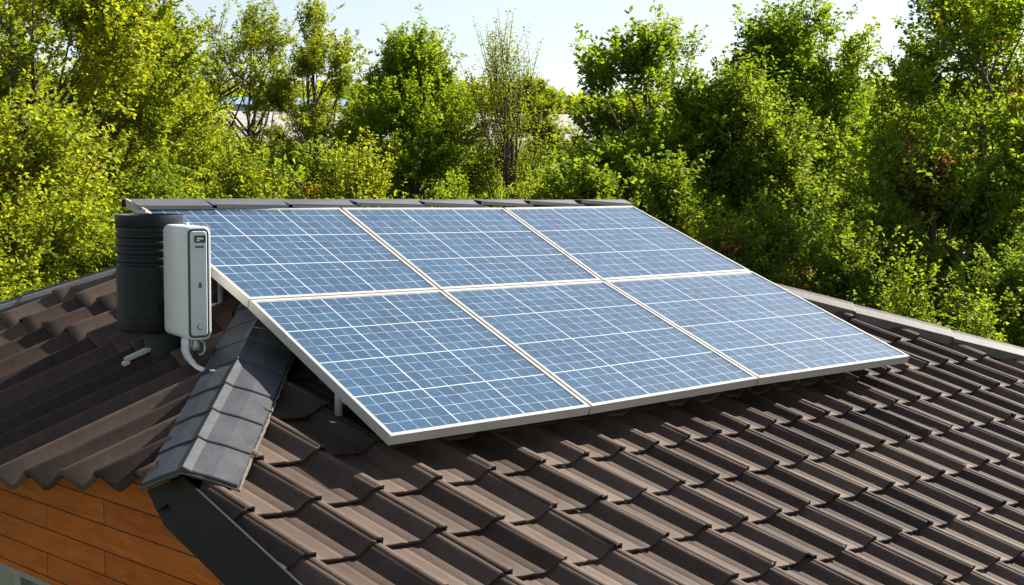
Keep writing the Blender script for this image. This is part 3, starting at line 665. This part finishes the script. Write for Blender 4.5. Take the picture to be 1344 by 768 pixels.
# ------------------------------------------------------------------ vegetation
def leaf_cloud(P, D, size, flat=0.5, jit=0.35):
    """P leaf bases, D leaf axis directions; one folded rhombus each"""
    n = len(P); D = D+rng.normal(0, jit, (n, 3)); D /= np.linalg.norm(D, axis=1)[:, None]
    up = rng.normal(0, 1, (n, 3))*(1-flat)+np.array([0, 0, 1.0])*flat*1.6
    Sd = np.cross(D, up); Sd /= (np.linalg.norm(Sd, axis=1)[:, None]+1e-9); Nn = np.cross(Sd, D)
    s = size*rng.uniform(0.6, 1.25, n)[:, None]
    a = P; c = P+D*s-Nn*s*0.12; m = P+D*s*0.45+Nn*s*0.02; w = s*rng.uniform(0.26, 0.36, n)[:, None]
    b = m+Sd*w+Nn*s*0.10; d = m-Sd*w+Nn*s*0.10
    V = np.stack([a, b, c, d], 1).reshape(-1, 3); Q = np.arange(4*n).reshape(n, 4); return V, Q
def unit(v): return v/(np.linalg.norm(v, axis=-1, keepdims=True)+1e-9)
TREE_MATS = {}
def tree(name, label, cat, group, px, D, top, wpx, mat, leaf=0.075, n_cl=34, shoots=22, per=42, base_frac=0.22, sparse=1.0, red=0.0, shoot_len=0.55, spread=0.55, upw=0.5, trunks=1, topk=0.5, lean=0.0):
    x, y = at_az(px, D); gz = float(ground_z(x, y)); zt = z_at(top, D); Hh = zt-gz; rad = wpx/2/F*D/math.cos(0)
    root = empty(name, (x, y, gz), label, cat, group)
    leaf *= 0.80; per = int(per*1.45); n_cl = int(n_cl*1.12)
    zb = gz+Hh*base_frac
    # clusters of shoots fill an egg-shaped crown
    u = unit(rng.normal(0, 1, (n_cl, 3))); rr = rng.uniform(0.3, 1.0, n_cl)**0.45
    u[:, 2] = u[:, 2]*1.0
    hc = (zt+zb)/2; hh = (zt-zb)/2
    C = np.stack([x+u[:, 0]*rr*rad*0.86, y+u[:, 1]*rr*rad*0.86, hc+u[:, 2]*rr*hh*0.84], 1)
    t = (C[:, 2]-zb)/(zt-zb); k = np.where(t > 0.5, 1-(t-0.5)*topk, 1.0)     # narrower towards the top
    C[:, 0] = x+(C[:, 0]-x)*k; C[:, 1] = y+(C[:, 1]-y)*k
    C[0] = (x+rng.normal(0, rad*.08), y+rng.normal(0, rad*.08), zt-0.15*Hh)
    cr = np.clip(rad*0.34*rng.uniform(0.7, 1.25, n_cl), 0.22, 1.1)
    bm = bmesh.new(); fork = gz+Hh*(base_frac+0.05); fks = []
    for tt in range(trunks):
        ox, oy = (0, 0) if trunks == 1 else (rng.normal(0, rad*0.18), rng.normal(0, rad*0.18))
        pts = []; r0 = 0.018*Hh*(1.0 if trunks == 1 else 0.4)
        for s in np.linspace(0, 1, 7):
            w = math.sin(s*5+tt)*0.05*rad
            pts.append((x+ox*s*1.6+w, y+oy*s*1.6+w*0.6, gz-0.15+(Hh*0.86+0.15)*s))
        tube(bm, pts, [r0*(1-0.9*s)+0.01 for s in np.linspace(0, 1, 7)], 7); fks.append(pts)
    Pl, Dl, Tn, Rd = [], [], [], []
    for i in range(n_cl):
        pts = fks[i % trunks]; c = C[i]
        zz = max(gz+Hh*0.16, c[2]-0.55*np.hypot(c[0]-x, c[1]-y)-0.08*Hh); s = min(1.0, max(0, (zz-gz)/(Hh*0.86))); q = s*6; a = int(min(5, q)); q -= a
        b0 = np.array(pts[a])*(1-q)+np.array(pts[a+1])*q
        mid_ = b0*0.45+c*0.55+np.array([0, 0, -0.06*Hh*rng.uniform(0, 1)])+rng.normal(0, 0.06*rad, 3)
        rl = 0.0065*Hh*(1-0.6*s)+0.004
        tube(bm, [tuple(b0), tuple(mid_), tuple(c)], [rl, rl*0.6, rl*0.25], 5, cap=False)
        ns = max(3, int(shoots*sparse))
        outw = unit(c-np.array([x, y, hc-hh*0.2]))
        redc = 1.0 if (red and rng.uniform() < red and t[i] > 0.25) else 0.0
        tb = rng.normal(0, 0.14)
        for j in range(ns):
            o0 = c+unit(rng.normal(0, 1, 3))*cr[i]*rng.uniform(0, 1)**0.5*np.array([1, 1, 0.8])*spread*1.3
            dr = unit(outw*0.6+np.array([0, 0, upw])+rng.normal(0, 0.45, 3)); Ls = shoot_len*rng.uniform(0.5, 1.3)
            tip_ = o0+dr*Ls+np.array([0, 0, -0.06*Ls])
            if j % 2 == 0:
                st = (o0*0.75+c*0.25) if True else c
                tube(bm, [tuple(st), tuple(o0+dr*Ls*0.5), tuple(tip_)], [0.007, 0.005, 0.002], 3, cap=False)
            s_ = rng.uniform(0, 1, per)**0.85
            side = unit(np.cross(dr, [0, 0, 1.0])); sg = rng.choice([-1, 1], per)[:, None]
            hang = unit(dr[None]*0.55+side[None]*sg*0.9+np.array([0, 0, -0.15])+rng.normal(0, 0.3, (per, 3)))
            off = hang*rng.uniform(0, 0.16, (per, 1))*Ls*(1.25-s_[:, None])
            Pl.append(o0[None]+dr[None]*(s_[:, None]*Ls)+off+rng.normal(0, 0.012, (per, 3))); Dl.append(hang)
            Tn.append(np.clip(0.45+tb+rng.normal(0, 0.06)+rng.normal(0, 0.08, per)+(s_-0.5)*0.18, 0, 1)); Rd.append(np.full(per, redc)*(rng.uniform(0, 1, per) < 0.7*s_+0.15))
    P = np.concatenate(Pl); Dd = np.concatenate(Dl); T = np.repeat(np.concatenate(Tn), 4); Rr = np.repeat(np.concatenate(Rd), 4)
    bm_obj('trunk', bm, M_BARK, root, False)
    V, Q = leaf_cloud(P, Dd, leaf)
    link('crown', np_mesh('crown', V, Q, {'tint': T, 'red': Rr}), mat, root)
    return len(P)

L_YEL = leaf_mat('leaf_yellow_green', [(0.0, (0.12, 0.17, 0.014)), (0.45, (0.205, 0.26, 0.022)), (0.75, (0.285, 0.325, 0.035)), (1.0, (0.38, 0.36, 0.05))], red=(0.30, 0.13, 0.03), trans=0.56)
L_GRN = leaf_mat('leaf_mid_green', [(0.0, (0.09, 0.155, 0.014)), (0.5, (0.18, 0.26, 0.020)), (0.85, (0.27, 0.34, 0.03)), (1.0, (0.34, 0.37, 0.04))], red=(0.22, 0.105, 0.045), trans=0.55)
L_DRK = leaf_mat('leaf_deep_green', [(0.0, (0.085, 0.14, 0.016)), (0.5, (0.155, 0.225, 0.024)), (0.85, (0.215, 0.285, 0.035)), (1.0, (0.28, 0.32, 0.045))], red=(0.20, 0.085, 0.045), trans=0.52)
L_OLV = leaf_mat('leaf_olive', [(0.0, (0.10, 0.14, 0.015)), (0.5, (0.20, 0.25, 0.022)), (0.85, (0.29, 0.33, 0.035)), (1.0, (0.35, 0.35, 0.05))], red=(0.2, 0.12, 0.05), trans=0.52)
TG = 'trees behind the house'; SG = 'shrubs growing below the tall trees'
T_ = [
 # name label cat group px D top w mat kwargs
 ('broadleaf_tree', 'large yellow-green tree filling the left edge, cut off by the top of the picture', 'tree', TG, 30, 19, -150, 470, L_YEL, dict(leaf=0.085, n_cl=105, shoots=22, per=36, red=0.02, topk=0.1)),
 ('broadleaf_tree', 'near yellow-green tree with feathery tiers above the left hip of the roof', 'tree', TG, 28, 13, 122, 260, L_YEL, dict(leaf=0.062, n_cl=60, shoots=22, per=36, red=0.02, upw=0.25)),
 ('broadleaf_tree', 'bright yellow-green tree just left of the airy olive trees, behind the drum', 'tree', TG, 195, 23, 60, 230, L_YEL, dict(leaf=0.085, n_cl=46, shoots=22, per=34)),
 ('broadleaf_tree', 'green tree with a pointed top rising against the sky at the upper left', 'tree', TG, 215, 30, 12, 130, L_GRN, dict(leaf=0.10, n_cl=30, shoots=20, per=32)),
 ('broadleaf_tree', 'airy olive tree with several dark stems in front of the blue roofed shed', 'tree', TG, 318, 30, 0, 145, L_OLV, dict(topk=0.15, leaf=0.075, n_cl=34, shoots=16, per=30, trunks=3, base_frac=0.5, sparse=0.9)),
 ('broadleaf_tree', 'tall olive-green tree standing right of the blue roofed shed', 'tree', TG, 418, 29, -4, 125, L_OLV, dict(topk=0.2, leaf=0.085, n_cl=34, shoots=18, per=32, base_frac=0.32, trunks=2)),
 ('broadleaf_tree', 'broad full green tree behind the middle of the array, left of the twiggy tree', 'tree', TG, 545, 26, 36, 205, L_GRN, dict(leaf=0.082, n_cl=100, shoots=20, per=34, topk=0.15)),
 ('twiggy_tree', 'thin twiggy tree with sparse pale leaves and bare upright stems', 'tree', TG, 662, 25, 36, 112, L_OLV, dict(leaf=0.058, n_cl=52, shoots=12, per=18, trunks=5, upw=1.6, shoot_len=0.9, base_frac=0.28, topk=0.2)),
 ('broadleaf_tree', 'small round olive tree at the edge of the pale field', 'tree', TG, 700, 60, 92, 78, L_OLV, dict(leaf=0.15, n_cl=34, shoots=22, per=26)),
 ('maple_tree', 'dark green maple with a long left branch reaching over the pale field', 'tree', TG, 845, 19, 12, 250, L_GRN, dict(leaf=0.095, n_cl=56, shoots=22, per=34, topk=0.6)),
 ('broadleaf_tree', 'thin topped tree rising behind the dark maple into the sky', 'tree', TG, 880, 27, -12, 110, L_GRN, dict(leaf=0.09, n_cl=30, shoots=13, per=22, sparse=0.8)),
 ('broadleaf_tree', 'tall green tree right of centre, its pointed crown cut by the top edge', 'tree', TG, 1040, 21, -40, 265, L_GRN, dict(leaf=0.088, n_cl=58, shoots=22, per=34, topk=0.6)),
 ('broadleaf_tree', 'yellowish tree with rusty red shoots between the two tall right-hand trees', 'tree', TG, 1130, 24, 118, 150, L_OLV, dict(leaf=0.08, n_cl=40, shoots=20, per=32, red=0.22)),
 ('broadleaf_tree', 'tall dark tree with red tinged shoots at the right edge of the picture', 'tree', TG, 1285, 18, -70, 330, L_GRN, dict(leaf=0.088, n_cl=60, shoots=22, per=34, topk=0.5, red=0.06)),
 ('broadleaf_tree', 'dark tree filling the space under the tall green tree right of centre', 'tree', TG, 975, 19, 95, 220, L_DRK, dict(leaf=0.085, n_cl=50, shoots=24, per=32, red=0.05)),
 ('broadleaf_tree', 'dark bushy tree with a reddish crown in front of the rightmost tall tree', 'tree', TG, 1225, 16.5, 170, 230, L_DRK, dict(leaf=0.080, n_cl=54, shoots=24, per=32, red=0.06)),
 ('shrub', 'golden shrub with orange tips directly behind the array above its left panel', 'shrub', SG, 322, 15, 172, 125, L_YEL, dict(leaf=0.055, n_cl=34, shoots=18, per=30, red=0.03, upw=1.1, base_frac=0.1)),
 ('shrub', 'golden shrub with upright tips above the divider of the first two panels', 'shrub', SG, 462, 15, 176, 135, L_YEL, dict(leaf=0.055, n_cl=34, shoots=18, per=30, red=0.03, upw=1.1, base_frac=0.1)),
 ('shrub', 'rounded mid green shrub beneath the broad full tree', 'shrub', SG, 585, 19, 222, 120, L_GRN, dict(leaf=0.06, n_cl=30, shoots=20, per=32, base_frac=0.1)),
 ('shrub', 'light olive shrub at the foot of the twiggy tree', 'shrub', SG, 690, 20, 226, 140, L_OLV, dict(leaf=0.06, n_cl=30, shoots=20, per=32, base_frac=0.1)),
 ('shrub', 'dark green shrub with pointed shoots below the pale field', 'shrub', SG, 778, 16.5, 205, 100, L_DRK, dict(leaf=0.085, n_cl=34, shoots=20, per=32, base_frac=0.1, upw=0.9)),
 ('shrub', 'dark shrub at the right end of the ridge beneath the maple', 'shrub', SG, 875, 16, 205, 150, L_DRK, dict(leaf=0.075, n_cl=40, shoots=22, per=32, base_frac=0.08)),
 ('shrub', 'shaded shrub beside the upper right corner of the array', 'shrub', SG, 985, 15.5, 255, 190, L_DRK, dict(leaf=0.07, n_cl=44, shoots=22, per=32, base_frac=0.05, red=0.06)),
 ('shrub', 'shaded shrub with reddish tips left of the bright shrub by the right hip', 'shrub', SG, 1095, 15, 285, 170, L_DRK, dict(leaf=0.065, n_cl=40, shoots=22, per=32, base_frac=0.05, red=0.06)),
 ('shrub', 'sunlit bright green shrub standing over the right hip caps', 'shrub', SG, 1200, 12.5, 335, 125, L_GRN, dict(leaf=0.052, n_cl=30, shoots=16, per=30, base_frac=0.05, upw=1.0)),
 ('shrub', 'small feathery bright shrub, rightmost of the sunlit ones over the right hip', 'shrub', SG, 1285, 12.8, 365, 75, L_GRN, dict(leaf=0.052, n_cl=16, shoots=14, per=28, base_frac=0.05, upw=1.2)),
 ('shrub', 'deep green shrub in the lower right corner of the trees', 'shrub', SG, 1335, 14.5, 330, 130, L_DRK, dict(leaf=0.065, n_cl=34, shoots=22, per=32, base_frac=0.05)),
 ('shrub', 'dark shrub in the shade behind the rim of the black drum', 'shrub', SG, 215, 17, 225, 170, L_DRK, dict(leaf=0.07, n_cl=36, shoots=22, per=32, base_frac=0.05)),
 ('shrub', 'dark olive shrub under the airy olive tree', 'shrub', SG, 330, 24, 192, 170, L_DRK, dict(leaf=0.08, n_cl=36, shoots=22, per=30, base_frac=0.05)),
 ('shrub', 'dark olive shrub under the tall olive-green tree', 'shrub', SG, 440, 23, 192, 150, L_DRK, dict(leaf=0.08, n_cl=34, shoots=22, per=30, base_frac=0.05)),
 ('shrub', 'low yellow-green shrub in the far left behind the roof hip', 'shrub', SG, -40, 12, 250, 200, L_YEL, dict(leaf=0.055, n_cl=34, shoots=20, per=30, base_frac=0.05)),
]
tot = 0
for a in T_:
    tot += tree(*a[:9], **a[9])
print('leaves', tot)
# understory: the dim thicket behind the trees, uncountable
def thicket(name, label, px0, px1, D0, D1, topf, n, size, mat, kind='stuff'):
    px = rng.uniform(px0, px1, n); D = rng.uniform(D0, D1, n); a = YAW+np.arctan((px-672)/F)
    x = CAM[0]+D*np.sin(a); y = CAM[1]+D*np.cos(a); gz = ground_z(x, y)
    top = topf(px)+10*np.sin(px*0.045+D)+7*np.sin(px*0.13+D*2)
    zt = CAM[2]+D*np.tan(np.arctan((384-top)/F)-PITCH); f = rng.uniform(0, 1, n)**0.7
    P = np.stack([x, y, gz+(zt-gz)*f], 1); Dd = rng.normal(0, 1, (n, 3))+np.array([0, 0, 0.2]); Dd = unit(Dd)
    V, Q = leaf_cloud(P, Dd, size, 0.4, 0.2)
    T = np.repeat(np.clip(rng.normal(0.42, 0.2, n)+0.15*np.sin(px*0.05), 0, 1), 4)
    tag(link(name, np_mesh(name, V, Q, {'tint': T, 'red': T*0}), mat), label, name.replace('_', ' '), kind=kind)
thicket('undergrowth', 'dim dense undergrowth filling the gaps between the trees', -260, 1600, 26, 42, lambda p: np.interp(p, [-200, 200, 280, 480, 620, 780, 860, 1600], [120, 150, 196, 196, 205, 210, 150, 120]), 120000, 0.15, L_DRK)
thicket('far_wood', 'distant strip of woodland along the skyline beyond the pale field', -400, 1800, 185, 215, lambda p: np.interp(p, [-200, 250, 430, 600, 680, 790, 1100, 1500], [110, 128, 122, 120, 118, 142, 118, 110]), 45000, 1.1, L_OLV)
# long low shed with blue roof at the far side of the field
xa, ya = at_az(282, 181); xb, yb = at_az(452, 181)
da = np.array([xb-xa, yb-ya]); LL = np.linalg.norm(da); da /= LL; back_ = np.array([math.sin(YAW), math.cos(YAW)])
shed = empty('long_shed', ((xa+xb)/2, (ya+yb)/2, float(ground_z(xa, ya))), 'long low shed with a blue sheet roof at the far side of the pale field', 'shed')
zw = float(ground_z(xa, ya)); zt0, zt1 = z_at(142, 181), z_at(131, 181)
def sp(s, d, z): return (xa+da[0]*s+back_[0]*d, ya+da[1]*s+back_[1]*d, z)
bm = bmesh.new(); slab(bm, [sp(0, 0, zw-2), sp(LL, 0, zw-2), sp(LL, 0, zt0), sp(0, 0, zt0)], (back_[0]*8, back_[1]*8, 0)); bmesh.ops.recalc_face_normals(bm, faces=bm.faces[:])
bm_obj('wall', bm, simple('pale_shed_wall', (0.5, 0.48, 0.45), 0.8), shed)
bm = bmesh.new()
for i in range(14):
    s0_, s1_ = LL*i/14+0.05, LL*(i+1)/14-0.05
    slab(bm, [sp(s0_, -0.4, zt0+0.02), sp(s1_, -0.4, zt0+0.02), sp(s1_, 3.5, zt1), sp(s0_, 3.5, zt1)], (0, 0, 0.12))
    slab(bm, [sp(s0_, 3.55, zt1), sp(s1_, 3.55, zt1), sp(s1_, 8.3, zt0+0.02), sp(s0_, 8.3, zt0+0.02)], (0, 0, 0.12))
bmesh.ops.recalc_face_normals(bm, faces=bm.faces[:])
bm_obj('roof', bm, simple('blue_sheet', (0.22, 0.34, 0.52), 0.4, 0.0, 0.1, 0.5), shed)
